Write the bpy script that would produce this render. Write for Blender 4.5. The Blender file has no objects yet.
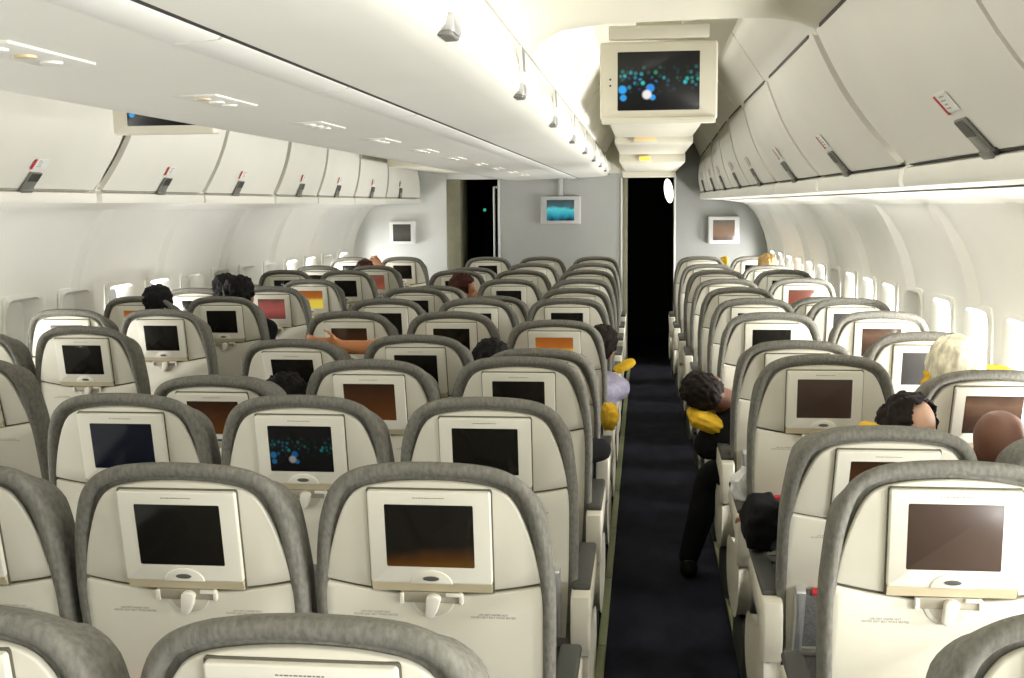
import bpy, bmesh, math, random
from mathutils import Vector, Matrix, noise
PI = math.pi
random.seed(7)
scene = bpy.context.scene
COL = scene.collection

# ------------------------------------------------------------------ materials
def new_mat(name):
    m = bpy.data.materials.new(name); m.use_nodes = True
    nt = m.node_tree
    return m, nt, nt.nodes['Principled BSDF']

def mat(name, col, rough=.5, noise_amt=0.0, scale=20.0, stretch=(1,1,1), bump=0.0, spec=.5, emit=None, emit_s=0, metal=0, coat=0):
    m, nt, b = new_mat(name)
    b.inputs['Base Color'].default_value = (*col, 1)
    b.inputs['Roughness'].default_value = rough
    b.inputs['Specular IOR Level'].default_value = spec
    b.inputs['Metallic'].default_value = metal
    b.inputs['Coat Weight'].default_value = coat
    if emit:
        b.inputs['Emission Color'].default_value = (*emit, 1)
        b.inputs['Emission Strength'].default_value = emit_s
    if noise_amt or bump:
        tc = nt.nodes.new('ShaderNodeTexCoord'); mp = nt.nodes.new('ShaderNodeMapping')
        mp.inputs['Scale'].default_value = stretch
        nz = nt.nodes.new('ShaderNodeTexNoise'); nz.inputs['Scale'].default_value = scale
        nz.inputs['Detail'].default_value = 5
        nt.links.new(tc.outputs['Object'], mp.inputs['Vector']); nt.links.new(mp.outputs['Vector'], nz.inputs['Vector'])
        if noise_amt:
            rp = nt.nodes.new('ShaderNodeValToRGB')
            rp.color_ramp.elements[0].position = .3; rp.color_ramp.elements[1].position = .7
            rp.color_ramp.elements[0].color = (*[max(0, c*(1-noise_amt)) for c in col], 1)
            rp.color_ramp.elements[1].color = (*[min(1, c*(1+noise_amt)) for c in col], 1)
            nt.links.new(nz.outputs['Fac'], rp.inputs['Fac']); nt.links.new(rp.outputs['Color'], b.inputs['Base Color'])
        if bump:
            bp = nt.nodes.new('ShaderNodeBump'); bp.inputs['Strength'].default_value = bump; bp.inputs['Distance'].default_value = .004
            nt.links.new(nz.outputs['Fac'], bp.inputs['Height']); nt.links.new(bp.outputs['Normal'], b.inputs['Normal'])
    return m

M = {}
M['shell'] = mat('beige seat plastic', (.685,.66,.55), .42, .03, 6)
M['bezel'] = mat('pale bezel plastic', (.745,.725,.62), .32)
M['ledge'] = mat('bezel edge with painted reflection', (.62,.54,.36), .18)  # warm reflection on the bezel's underside put into the colour
M['gapshade'] = mat('olive gap shade', (.10,.095,.065), .7)  # shadow in the narrow gaps, put into a dark colour
M['fabric'] = mat('grey woven seat cover', (.175,.170,.145), .95, .22, 60, (2.2,1,1), .5, .12)
M['cushion'] = mat('dark seat upholstery', (.075,.073,.066), .95, .25, 60, bump=.4, spec=.2)
M['pocketmesh'] = mat('grey pocket fabric', (.17,.17,.165), .9, .25, 160, bump=.6, spec=.2)
M['silver'] = mat('brushed silver', (.62,.62,.62), .35, .05, 30, metal=.7)
M['armplastic'] = mat('armrest beige plastic', (.64,.61,.50), .45, .03, 8)
M['armpad'] = mat('dark armrest pad', (.045,.046,.038), .6, .1, 40)
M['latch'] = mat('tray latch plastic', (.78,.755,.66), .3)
M['latchdark'] = mat('painted latch recess', (.36,.33,.25), .5)  # darkness of the hinge recess painted onto a flat plate
M['latchmid'] = mat('painted thumb recess', (.58,.55,.44), .4)  # shade of the round recess painted as a mid tone
M['button'] = mat('dark oval button', (.10,.10,.09), .35)
M['ink'] = mat('grey printed ink', (.16,.155,.13), .7)
M['red'] = mat('red tag', (.50,.03,.04), .5)
M['wall'] = mat('cream wall panel', (.80,.795,.735), .42, .02, 3)
M['bin'] = mat('cream bin panel', (.785,.77,.69), .40, .02, 3)
M['binbright'] = mat('bright cream trim', (.85,.84,.775), .35, .02, 3)
M['ceil'] = mat('warm ceiling panel', (.79,.755,.62), .5, .02, 2)
M['ceilw'] = mat('white cove panel', (.86,.85,.79), .4, .02, 2)
M['seam'] = mat('dark seam', (.035,.033,.028), .6)
M['seamsoft'] = mat('soft seam', (.40,.39,.33), .6)
M['handle'] = mat('grey latch paddle', (.20,.20,.175), .35, .1, 30)
M['handledark'] = mat('dark latch cup', (.055,.055,.048), .4)
M['sticker'] = mat('pale sticker', (.80,.80,.76), .5)
M['bulk'] = mat('grey bulkhead laminate', (.43,.44,.42), .45, .03, 4)
M['bulkw'] = mat('white bulkhead laminate', (.72,.73,.70), .45, .03, 4)
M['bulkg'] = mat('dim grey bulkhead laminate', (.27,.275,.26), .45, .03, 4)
M['olive'] = mat('olive door jamb', (.22,.21,.14), .6, .1, 10)
M['dark'] = mat('galley painted dark', (.012,.011,.009), .8, .1, 5)  # near-black walls stand for the lack of light back there
M['carpet'] = mat('navy aisle carpet', (.0135,.0135,.020), .95, .35, 8, (1,.5,1), .3, .1)
M['pathstrip'] = mat('olive floor path strip', (.20,.22,.10), .5, .08, 20)
M['tvcase'] = mat('cream monitor case', (.76,.725,.60), .35)
M['tvcaseg'] = mat('grey monitor case', (.50,.50,.49), .4)
M['white'] = mat('white plastic', (.86,.86,.84), .35)
M['yellow'] = mat('yellow pillow cloth', (.72,.44,.03), .85, .15, 30, bump=.3, spec=.2)
M['paper'] = mat('white paper', (.80,.80,.78), .8, .04, 30)
M['lamp'] = mat('lit lamp lens', (.9,.9,.85), .3, emit=(1,.97,.88), emit_s=2.5)
M['amber'] = mat('amber lit sign', (.8,.45,.05), .3, emit=(1,.5,.04), emit_s=1.6)
M['amberdim'] = mat('dim warm sign', (.75,.62,.36), .3, emit=(1,.7,.25), emit_s=.25)
M['green'] = mat('green pilot light', (.05,.4,.25), .3, emit=(.05,.7,.4), emit_s=.6)
M['tan'] = mat('tan lens', (.66,.53,.33), .4)

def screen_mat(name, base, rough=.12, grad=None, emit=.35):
    """display; a grad paints a picture or reflection as emission; grad = list of (pos, colour) along the screen's height"""
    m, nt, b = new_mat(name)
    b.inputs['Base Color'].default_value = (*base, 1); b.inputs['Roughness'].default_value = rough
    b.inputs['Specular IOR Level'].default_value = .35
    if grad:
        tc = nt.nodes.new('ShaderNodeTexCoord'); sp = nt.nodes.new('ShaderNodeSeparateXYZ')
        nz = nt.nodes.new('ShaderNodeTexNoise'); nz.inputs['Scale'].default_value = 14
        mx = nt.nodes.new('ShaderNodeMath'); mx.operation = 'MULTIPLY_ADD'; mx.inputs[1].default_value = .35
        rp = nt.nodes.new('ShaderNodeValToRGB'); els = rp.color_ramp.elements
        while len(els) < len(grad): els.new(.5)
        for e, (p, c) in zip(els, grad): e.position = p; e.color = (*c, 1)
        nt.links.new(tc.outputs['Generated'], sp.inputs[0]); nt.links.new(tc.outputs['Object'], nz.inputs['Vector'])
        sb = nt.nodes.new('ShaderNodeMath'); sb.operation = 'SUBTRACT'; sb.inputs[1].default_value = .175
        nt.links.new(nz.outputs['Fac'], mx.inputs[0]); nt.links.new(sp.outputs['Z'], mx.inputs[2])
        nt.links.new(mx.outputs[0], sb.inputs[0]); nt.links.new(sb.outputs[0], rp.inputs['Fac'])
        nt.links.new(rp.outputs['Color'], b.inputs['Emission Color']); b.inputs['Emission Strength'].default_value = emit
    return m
BL = (.010,.009,.007)
SCR = {
 'black': screen_mat('dark display', BL),
 'brown': screen_mat('brown reflection display', (.060,.040,.030), .25),  # brown of a reflection put into the base colour
 'amberlow': screen_mat('display with painted amber reflection', BL, grad=[(0,(.30,.12,.01)),(.10,(.20,.07,.005)),(.32,(.01,.008,.006)),(1,(0,0,0))], emit=.32),  # amber reflection painted low on the screen as emission
 'brownish': screen_mat('dim rust reflection display', (.03,.014,.007), grad=[(0,(.20,.07,.015)),(.5,(.10,.035,.010)),(1,(.015,.008,.006))], emit=.35),  # rust-coloured reflection painted as faint emission
 'orange': screen_mat('orange reflection display', (.05,.03,.01), grad=[(.0,(.9,.7,.08)),(.45,(.85,.62,.08)),(.62,(.45,.13,.02)),(1,(.30,.08,.01))], emit=.8),  # orange reflection painted as an emissive gradient
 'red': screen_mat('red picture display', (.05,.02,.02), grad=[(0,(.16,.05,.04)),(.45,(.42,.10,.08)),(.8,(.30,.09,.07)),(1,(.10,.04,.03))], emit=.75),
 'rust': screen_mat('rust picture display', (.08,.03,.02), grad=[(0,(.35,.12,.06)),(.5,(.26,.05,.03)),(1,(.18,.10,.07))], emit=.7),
 'skin': screen_mat('display with painted face reflection', (.03,.02,.015), grad=[(0,(.01,.01,.01)),(.45,(.10,.045,.025)),(.75,(.28,.15,.08)),(1,(.09,.05,.03))], emit=.7),  # reflected face painted as emission
 'navy': screen_mat('navy display', (.010,.012,.022)),
 'grey': screen_mat('grey display', (.055,.055,.055), .3),
}
def city_mat(name, strength, dim=False):
    """night picture: dark ground with scattered teal and blue lights"""
    m, nt, b = new_mat(name)
    b.inputs['Base Color'].default_value = (.008,.008,.008,1); b.inputs['Roughness'].default_value = .2
    b.inputs['Specular IOR Level'].default_value = .3
    tc = nt.nodes.new('ShaderNodeTexCoord'); sp = nt.nodes.new('ShaderNodeSeparateXYZ')
    nt.links.new(tc.outputs['Generated'], sp.inputs[0])
    mp = nt.nodes.new('ShaderNodeMapping'); mp.inputs['Scale'].default_value = (15,1,10)
    nt.links.new(tc.outputs['Generated'], mp.inputs['Vector'])
    vo = nt.nodes.new('ShaderNodeTexVoronoi'); vo.inputs['Scale'].default_value = 1.0
    nt.links.new(mp.outputs['Vector'], vo.inputs['Vector'])
    r1 = nt.nodes.new('ShaderNodeValToRGB')
    r1.color_ramp.elements[0].position = .15; r1.color_ramp.elements[0].color = (1,1,1,1)
    r1.color_ramp.elements[1].position = .52; r1.color_ramp.elements[1].color = (0,0,0,1)
    nt.links.new(vo.outputs['Distance'], r1.inputs['Fac'])
    band = nt.nodes.new('ShaderNodeValToRGB'); els = band.color_ramp.elements
    els.new(.5); els.new(.5)
    for e,(p,c) in zip(els, [(.30,0),(.47,1),(.58,.9),(.78,0)]): e.position = p; e.color = (c,c,c,1)
    nt.links.new(sp.outputs['Z'], band.inputs['Fac'])
    hue = nt.nodes.new('ShaderNodeValToRGB'); els = hue.color_ramp.elements; els.new(.5)
    for e,(p,c) in zip(els, [(0,(.02,.30,.75)),(.5,(.05,.75,.70)),(1,(.05,.45,.25))]): e.position = p; e.color = (*c,1)
    sr = nt.nodes.new('ShaderNodeSeparateColor'); nt.links.new(vo.outputs['Color'], sr.inputs[0])
    nt.links.new(sr.outputs[0], hue.inputs['Fac'])
    a = nt.nodes.new('ShaderNodeMath'); a.operation = 'MULTIPLY'
    nt.links.new(r1.outputs['Color'], a.inputs[0]); nt.links.new(band.outputs['Color'], a.inputs[1])
    g = nt.nodes.new('ShaderNodeMath'); g.operation = 'MULTIPLY'; nt.links.new(a.outputs[0], g.inputs[0]); nt.links.new(sr.outputs[1], g.inputs[1])
    def dot(cx, cz, r, col, prev, asp=.72):
        sx = nt.nodes.new('ShaderNodeVectorMath'); sx.operation = 'SUBTRACT'; sx.inputs[1].default_value = (cx,0,cz)
        nt.links.new(tc.outputs['Generated'], sx.inputs[0])
        sc_ = nt.nodes.new('ShaderNodeVectorMath'); sc_.operation = 'MULTIPLY'; sc_.inputs[1].default_value = (1,0,asp)
        nt.links.new(sx.outputs[0], sc_.inputs[0])
        ln = nt.nodes.new('ShaderNodeVectorMath'); ln.operation = 'LENGTH'; nt.links.new(sc_.outputs[0], ln.inputs[0])
        mr = nt.nodes.new('ShaderNodeMapRange'); mr.inputs[1].default_value = r*1.25; mr.inputs[2].default_value = r*.75
        nt.links.new(ln.outputs['Value'], mr.inputs[0])
        mi = nt.nodes.new('ShaderNodeMix'); mi.data_type = 'RGBA'
        nt.links.new(mr.outputs[0], mi.inputs[0]); nt.links.new(prev, mi.inputs[6]); mi.inputs[7].default_value = (*col,1)
        return mi.outputs[2]
    mm = nt.nodes.new('ShaderNodeMix'); mm.data_type = 'RGBA'
    nt.links.new(g.outputs[0], mm.inputs[0]); mm.inputs[6].default_value = (.006,.006,.006,1)
    nt.links.new(hue.outputs['Color'], mm.inputs[7])
    out = mm.outputs[2]
    for d in [(.06,.36,.05,(.03,.42,.95)),(.07,.22,.04,(.03,.38,.85)),(.40,.38,.05,(.03,.30,.85)),(.43,.22,.035,(.03,.38,.90)),(.36,.27,.055,(1,.92,.90))]:
        out = dot(*d, out)
    nt.links.new(out, b.inputs['Emission Color']); b.inputs['Emission Strength'].default_value = strength
    return m
SCR['city'] = city_mat('night lights picture', 1.0)
SCR['citydim'] = city_mat('dim night lights picture', .22)
SCR['tealtv'] = screen_mat('teal picture display', BL, grad=[(0,(.01,.02,.03)),(.25,(.02,.30,.42)),(.55,(.10,.65,.70)),(.68,(.05,.13,.15)),(1,(.03,.06,.07))], emit=.9)
SCR['greentv'] = screen_mat('green grey picture display', (.04,.04,.035), grad=[(0,(.05,.05,.04)),(.4,(.13,.13,.10)),(1,(.05,.055,.04))], emit=.5)
SCR['orangetv'] = screen_mat('orange grey picture display', (.06,.05,.04), grad=[(0,(.08,.07,.06)),(.3,(.36,.17,.10)),(.6,(.30,.17,.09)),(1,(.10,.11,.09))], emit=.6)

# ------------------------------------------------------------------ mesh helpers
def finish(bm, name, mats, smooth=True, ang=38):
    bmesh.ops.remove_doubles(bm, verts=bm.verts, dist=1e-5)
    bmesh.ops.recalc_face_normals(bm, faces=bm.faces)
    for f in bm.faces: f.smooth = smooth
    if smooth:
        a = math.radians(ang)
        for e in bm.edges:
            if len(e.link_faces) == 2 and e.calc_face_angle(0) > a: e.smooth = False
    me = bpy.data.meshes.new(name); bm.to_mesh(me); bm.free()
    for m in (mats if isinstance(mats, (list, tuple)) else [mats]): me.materials.append(m)
    return me

def add_rings(bm, rings, cap0=True, cap1=True, closed=True, mi=0):
    vs = [[bm.verts.new(p) for p in r] for r in rings]
    n = len(rings[0])
    for a, b in zip(vs, vs[1:]):
        for i in range(n if closed else n-1):
            j = (i+1) % n
            try: bm.faces.new((a[i], a[j], b[j], b[i])).material_index = mi
            except ValueError: pass
    if cap0: bm.faces.new(list(reversed(vs[0]))).material_index = mi
    if cap1: bm.faces.new(vs[-1]).material_index = mi
    return vs

def add_rbox(bm, x0,x1,y0,y1,z0,z1, r=.01, seg=2, mi=0, mtx=None):
    g = bmesh.ops.create_cube(bm, size=1)
    vs = g['verts']
    for v in vs:
        v.co = Vector(((x0+x1)/2 + v.co.x*(x1-x0), (y0+y1)/2 + v.co.y*(y1-y0), (z0+z1)/2 + v.co.z*(z1-z0)))
    fs = set(f for v in vs for f in v.link_faces)
    for f in fs: f.material_index = mi
    allv = set(vs)
    if r > 0:
        es = list(set(e for v in vs for e in v.link_edges))
        res = bmesh.ops.bevel(bm, geom=es, offset=r, segments=seg, profile=.5, affect='EDGES')
        allv |= set(res['verts'])
        for f in res['faces']: f.material_index = mi
    allv = [v for v in allv if v.is_valid]
    if mtx is not None:
        for v in allv: v.co = mtx @ v.co
    return allv

def box_mesh(name, m, *dims, r=.01, seg=2):
    bm = bmesh.new(); add_rbox(bm, *dims, r=r, seg=seg); return finish(bm, name, m)

def catmull(pts, per=4):
    out = []
    n = len(pts)
    for i in range(n-1):
        p0 = pts[max(0,i-1)]; p1 = pts[i]; p2 = pts[i+1]; p3 = pts[min(n-1,i+2)]
        for k in range(per):
            t = k/per
            out.append(tuple(.5*((2*p1[d]) + (-p0[d]+p2[d])*t + (2*p0[d]-5*p1[d]+4*p2[d]-p3[d])*t*t + (-p0[d]+3*p1[d]-3*p2[d]+p3[d])*t**3) for d in range(len(p1))))
    out.append(tuple(pts[-1]))
    return out

def sym(half):
    """half outline listed bottom-right to top-centre -> closed counter-clockwise outline"""
    return list(half) + [(-u, v) for (u, v) in reversed(half) if abs(u) > 1e-6]

def inset(poly, d):
    n = len(poly); out = []
    for i in range(n):
        p0 = Vector(poly[i-1]); p1 = Vector(poly[i]); p2 = Vector(poly[(i+1) % n])
        e1 = (p1-p0); e2 = (p2-p1)
        if e1.length < 1e-9 or e2.length < 1e-9: out.append(tuple(p1)); continue
        n1 = Vector((-e1.y, e1.x)).normalized(); n2 = Vector((-e2.y, e2.x)).normalized()
        nn = (n1+n2)
        if nn.length < 1e-6: out.append(tuple(p1)); continue
        nn.normalize(); c = max(.5, nn.dot(n1))
        q = p1 + nn*(d/c); out.append((q.x, q.y))
    return out

def W(poly, w):              # outline (u,v) at rear offset w -> 3D local (rear is -Y)
    return [(u, -w, v) for (u, v) in poly]

def add_plate(bm, poly, w0, w1, bev=.003, mi=0, pillow=0):
    rings = [W(poly, w0), W(poly, w1-bev), W(inset(poly, bev*.35), w1-bev*.3), W(inset(poly, bev), w1)]
    if pillow:
        rings += [W(inset(poly, bev+.03), w1+pillow*.7)]
    add_rings(bm, rings, mi=mi)

def rrect(u0,u1,v0,v1,r=.008,n=4):
    out = []
    for cx,cy,a0 in ((u1-r,v0+r,-PI/2),(u1-r,v1-r,0),(u0+r,v1-r,PI/2),(u0+r,v0+r,PI)):
        for k in range(n+1):
            a = a0 + k/n*PI/2; out.append((cx+r*math.cos(a), cy+r*math.sin(a)))
    return out

def disc(cu,cv,ru,rv,n=24,a0=0,a1=2*PI):
    full = abs(a1-a0-2*PI) < 1e-6
    return [(cu+ru*math.cos(a0+(a1-a0)*k/(n if full else n-1)), cv+rv*math.sin(a0+(a1-a0)*k/(n if full else n-1))) for k in range(n)]

def add_tube(bm, pts, rad, n=8, mi=0):
    pts = [Vector(p) for p in pts]; rings = []
    for i, p in enumerate(pts):
        d = (pts[min(i+1, len(pts)-1)] - pts[max(i-1,0)]).normalized()
        a = d.orthogonal().normalized() if i == 0 else (a - d*a.dot(d)).normalized()
        b = d.cross(a); r = rad[i] if isinstance(rad, (list,tuple)) else rad
        rings.append([tuple(p + a*r*math.cos(2*PI*k/n) + b*r*math.sin(2*PI*k/n)) for k in range(n)])
    add_rings(bm, rings, mi=mi)

def text_mesh(name, body, size, m):
    cu = bpy.data.curves.new(name, 'FONT'); cu.body = body; cu.size = size; cu.align_x = 'CENTER'; cu.align_y = 'CENTER'
    cu.resolution_u = 2
    o = bpy.data.objects.new(name, cu); COL.objects.link(o)
    dg = bpy.context.evaluated_depsgraph_get(); dg.update()
    me = bpy.data.meshes.new_from_object(o.evaluated_get(dg)); bpy.data.objects.remove(o)
    me.name = name
    me.transform(Matrix.Rotation(PI/2, 4, 'X'))
    me.materials.clear(); me.materials.append(m)
    return me

def link(name, me, parent=None, loc=(0,0,0), rot=(0,0,0), label=None):
    o = bpy.data.objects.new(name, me); COL.objects.link(o)
    o.location = loc; o.rotation_euler = rot
    if parent: o.parent = parent
    if label: o['label'] = label
    return o
def tag(o, label, cat, group=None):
    o['label'] = label; o['category'] = cat
    if group: o['group'] = group
    return o
def thing(name, label, cat, loc=(0,0,0), group=None):
    o = bpy.data.objects.new(name, None); COL.objects.link(o); o.location = loc
    o.empty_display_size = .05
    return tag(o, label, cat, group)
def struct(name, me, parent=None):
    o = link(name, me, parent)
    if not parent: o['kind'] = 'structure'
    return o

# ------------------------------------------------------------------ cabin profile
CX = -.9                                    # centre line of the cabin; x mirrors to 2*CX-x
BULK = 11.9
def tp(y): return max(0., min(1., (y-4)/7.9))
def side(x, s):  return x if s > 0 else 2*CX - x

# ------------------------------------------------------------------ seat meshes
OUT = catmull([(.218,.0),(.230,.2),(.235,.42),(.231,.50),(.223,.575),(.213,.622),(.200,.660),(.184,.684),(.160,.703),(.120,.718),(.06,.7255),(0,.7275)], 3)
SH = [(.202,.03),(.211,.2),(.216,.40),(.211,.47),(.204,.515),(.194,.558),(.182,.597),(.170,.628),(.157,.651),(.142,.666),(.115,.678),(.06,.687),(0,.690)]
SH = catmull(SH, 3)
OUT = [(u*1.024, v) for u, v in OUT]; SH = [(u*1.024, v) for u, v in SH]
def seam_v(u): return .451 + .026*(abs(u)/.211)**1.8
def make_seat_meshes():
    S = {}
    # padded fabric cover that wraps the backrest
    bm = bmesh.new(); o = sym(OUT)
    def rg(d, w, dt=None):
        a = inset(o, d)
        if dt is None: return W(a, w)
        b = inset(o, dt); out = []
        for (u0,v0), p, q in zip(o, a, b):
            t = max(0, min(1, (v0-.60)/.11)); t = t*t*(3-2*t)
            out.append((p[0]*(1-t)+q[0]*t, -w, p[1]*(1-t)+q[1]*t))
        return out
    add_rings(bm, [rg(.055,-.128,.105), rg(.03,-.118,.078), rg(.012,-.095,.055), rg(.004,-.06,.031), rg(.0,-.02,.010), rg(-.001,-.002,.002), rg(.003,.010), rg(.011,.016), rg(.020,.016), rg(.028,.010), rg(.031,.0)])
    S['cover'] = finish(bm, 'backrest_cover', M['fabric'], ang=70)
    # dark sheet standing for the shade in the gap between the shell halves
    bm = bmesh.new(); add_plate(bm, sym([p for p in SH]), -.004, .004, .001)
    S['gapshade'] = finish(bm, 'shell_seam', M['gapshade'])
    # upper shell
    top = [p for p in SH if p[1] > .482]
    us = [.2085*1.024*math.cos(PI*k/16) for k in range(17)]
    arc = [(u, seam_v(u)+.0034) for u in us]                # right -> left
    poly = list(reversed(arc)) + sym(top)
    bm = bmesh.new(); add_plate(bm, poly, -.002, .013, .004)
    S['upper'] = finish(bm, 'upper_shell', M['shell'], ang=50)
    low = [p for p in SH if p[1] < .462]
    poly = [(-u, v) for u, v in reversed(low)]
    poly = list(low) + [(u, seam_v(u)-.0034) for u in us] + poly
    bm = bmesh.new(); add_plate(bm, poly, -.002, .013, .004)
    S['lower'] = finish(bm, 'tray_table', M['shell'], ang=50)
    # screen bezel with a slanting lower edge
    bm = bmesh.new()
    add_plate(bm, rrect(-.1235,.1235,.459,.6768,.006), .010,.0155,.001, 1)  # dark backing paints the shadow line round the bezel
    add_plate(bm, rrect(-.1205,.1205,.481,.6735,.006), .012,.026,.003, 0)
    add_rings(bm, [[(u,-.012,.461),(u,-.012,.483),(u,-.0255,.4835),(u,-.0185,.4615)] for u in (-.1195,.1195)], mi=2)
    # thumb arch under the screen
    add_plate(bm, disc(0,.4815,.042,.029,20,0,PI), .020,.0285,.002, 0)
    S['bezel'] = finish(bm, 'screen_bezel', [M['bezel'], M['gapshade'], M['ledge']], ang=40)
    bm = bmesh.new(); add_plate(bm, disc(0,.4935,.0165,.0052,16), .026,.0300,.001)
    S['button'] = finish(bm, 'release_button', M['button'])
    bm = bmesh.new(); add_plate(bm, rrect(-.0868,.0868,.517,.647,.003), .024,.0266,.0006)
    base = finish(bm, 'screen', SCR['black'])
    S['screen'] = {}
    for k, m in SCR.items():
        c = base.copy(); c.materials.clear(); c.materials.append(m); S['screen'][k] = c
    # tray latch: hinge block, round painted thumb recess, knob
    bm = bmesh.new()
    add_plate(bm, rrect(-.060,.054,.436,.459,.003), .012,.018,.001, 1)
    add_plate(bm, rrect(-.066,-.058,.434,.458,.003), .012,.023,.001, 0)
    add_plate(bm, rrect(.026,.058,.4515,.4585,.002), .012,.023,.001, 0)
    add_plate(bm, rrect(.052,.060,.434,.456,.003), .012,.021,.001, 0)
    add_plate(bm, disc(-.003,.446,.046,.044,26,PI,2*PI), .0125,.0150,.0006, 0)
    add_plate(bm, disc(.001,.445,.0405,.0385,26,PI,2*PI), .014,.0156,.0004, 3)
    k = [(.0145*math.cos(a)+.002, .447+.010*math.sin(a)) for a in [PI*i/8 for i in range(9)]] + [(-.014,.425),(-.016,.412),(-.008,.405),(.002,.410),(.010,.425)]
    add_plate(bm, k, .014,.030,.003, 0)
    S['latch'] = finish(bm, 'tray_latch', [M['latch'], M['latchdark'], M['shell'], M['latchmid']], ang=40)
    # printing
    t1 = text_mesh('safety_print', 'LIFE VEST UNDER SEAT\nFASTEN SEAT BELT WHILE SEATED', .0058, M['ink'])
    S['print'] = t1
    bm = bmesh.new()
    x = -.030
    while x < .032:
        w = random.uniform(.003,.007); add_plate(bm, [(x,.6602),(x+w,.6602),(x+w,.6618),(x,.6618)], .0255,.0265,.0001); x += w+.0015
    S['legend'] = finish(bm, 'screen_legend', M['ink'], smooth=False)
    # literature pocket, low on the back
    bm = bmesh.new()
    add_plate(bm, rrect(-.19,.19,.055,.235,.02), .010,.034,.008, 0)
    add_plate(bm, rrect(-.192,-.165,.05,.25,.006), .012,.045,.006, 1)
    add_plate(bm, rrect(.165,.192,.05,.25,.006), .012,.045,.006, 1)
    S['pocket'] = finish(bm, 'literature_pocket', [M['pocketmesh'], M['silver']], ang=40)
    bm = bmesh.new(); add_plate(bm, rrect(-.15,-.06,.236,.248,.002), .02,.040,.001)
    S['redtag'] = finish(bm, 'pull_tag', M['red'])
    # seat pan
    bm = bmesh.new(); add_rbox(bm, -.235,.235,.12,.62,.33,.46, .045, 4); S['cushion'] = finish(bm, 'seat_cushion', M['cushion'], ang=70)
    bm = bmesh.new()
    add_rbox(bm, -.24,.24,.20,.25,.28,.33,.01); add_rbox(bm, -.24,.24,.50,.55,.28,.33,.01)
    for sx in (-.17,.17):
        add_rings(bm, [[(sx+dx, y+dy, z) for dx,dy in ((-.015,-.02),(.015,-.02),(.015,.02),(-.015,.02))] for y,z in ((.22,.29),(.12,.015),(.10,0))])
        add_rings(bm, [[(sx+dx, y+dy, z) for dx,dy in ((-.015,-.02),(.015,-.02),(.015,.02),(-.015,.02))] for y,z in ((.52,.29),(.56,.015),(.57,0))])
        add_rbox(bm, sx-.02,sx+.02,.08,.60,.0,.018,.004)
    S['frame'] = finish(bm, 'seat_frame', M['silver'])
    # armrest: curved beige body with dark top pad
    def armbody(bm):
        prof = [(.02,.50),(.012,.535),(.014,.60),(.022,.632),(.05,.640),(.30,.640),(.42,.636),(.455,.622),(.462,.60),(.44,.575),(.30,.555),(.14,.545),(.11,.52),(.10,.47),(.06,.46),(.03,.47)]
        prof = [(y,z) for y,z in prof]
        def ring(x, d):
            q = inset([(y,z) for y,z in reversed(prof)], d); return [(x,y,z) for y,z in q]
        add_rings(bm, [ring(-.026,.006), ring(-.023,.001), ring(-.018,0), ring(.018,0), ring(.023,.001), ring(.026,.006)])
    bm = bmesh.new(); armbody(bm); S['arm'] = finish(bm, 'armrest', M['armplastic'], ang=50)
    bm = bmesh.new(); add_rbox(bm, -.025,.025,.06,.455,.636,.656,.008,3); S['armpad'] = finish(bm, 'armrest_pad', M['armpad'], ang=70)
    # aisle end panel below the armrest
    bm = bmesh.new()
    prof = catmull([(.10,.50),(.055,.46),(.045,.40),(.075,.33),(.14,.27),(.24,.235),(.40,.23),(.53,.25),(.58,.30),(.57,.38),(.50,.43),(.38,.455),(.25,.475),(.17,.51)],3)
    pr = list(reversed(prof))
    add_rings(bm, [[(x,y,z) for y,z in inset(pr, d)] for x,d in ((-.022,.01),(-.016,.002),(.0,0),(.016,.002),(.022,.010))])
    S['endpanel'] = finish(bm, 'end_panel', M['armplastic'], ang=60)
    bm = bmesh.new(); add_rbox(bm, -.012,.012,.10,.50,.05,.235,.008); S['kick'] = finish(bm, 'leg_shroud', M['armpad'])
    return S
S = make_seat_meshes()

CORD = ['first','second','third','fourth','fifth','sixth','seventh','eighth','ninth','tenth','eleventh','twelfth','thirteenth']
COLX = {'C3':-.411,'C2':-.907,'C1':-1.403,'R1':.583,'R2':1.078,'L1':-2.383,'L2':-2.872}
COLN = {'C3':'right column of the centre block','C2':'middle column of the centre block','C1':'left column of the centre block',
        'R1':'aisle column of the right block','R2':'window column of the right block','L1':'aisle column of the left block','L2':'window column of the left block'}
def rowY(c, k):
    y = 2.11 + .8128*k
    if c[0] == 'L': y += .09
    if k >= 8: y += {8:.05,9:.14,10:.30}.get(k,.3)
    return y
def colX(c, k):
    y = rowY(c,k); t = max(0, min(1, (y-6)/4.6))
    return COLX[c] + {'C':-.03,'R':-.08,'L':.13}[c[0]]*t + ({'R2':-.012,'L2':.0,'C1':.0}.get(c,0))*t
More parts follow.
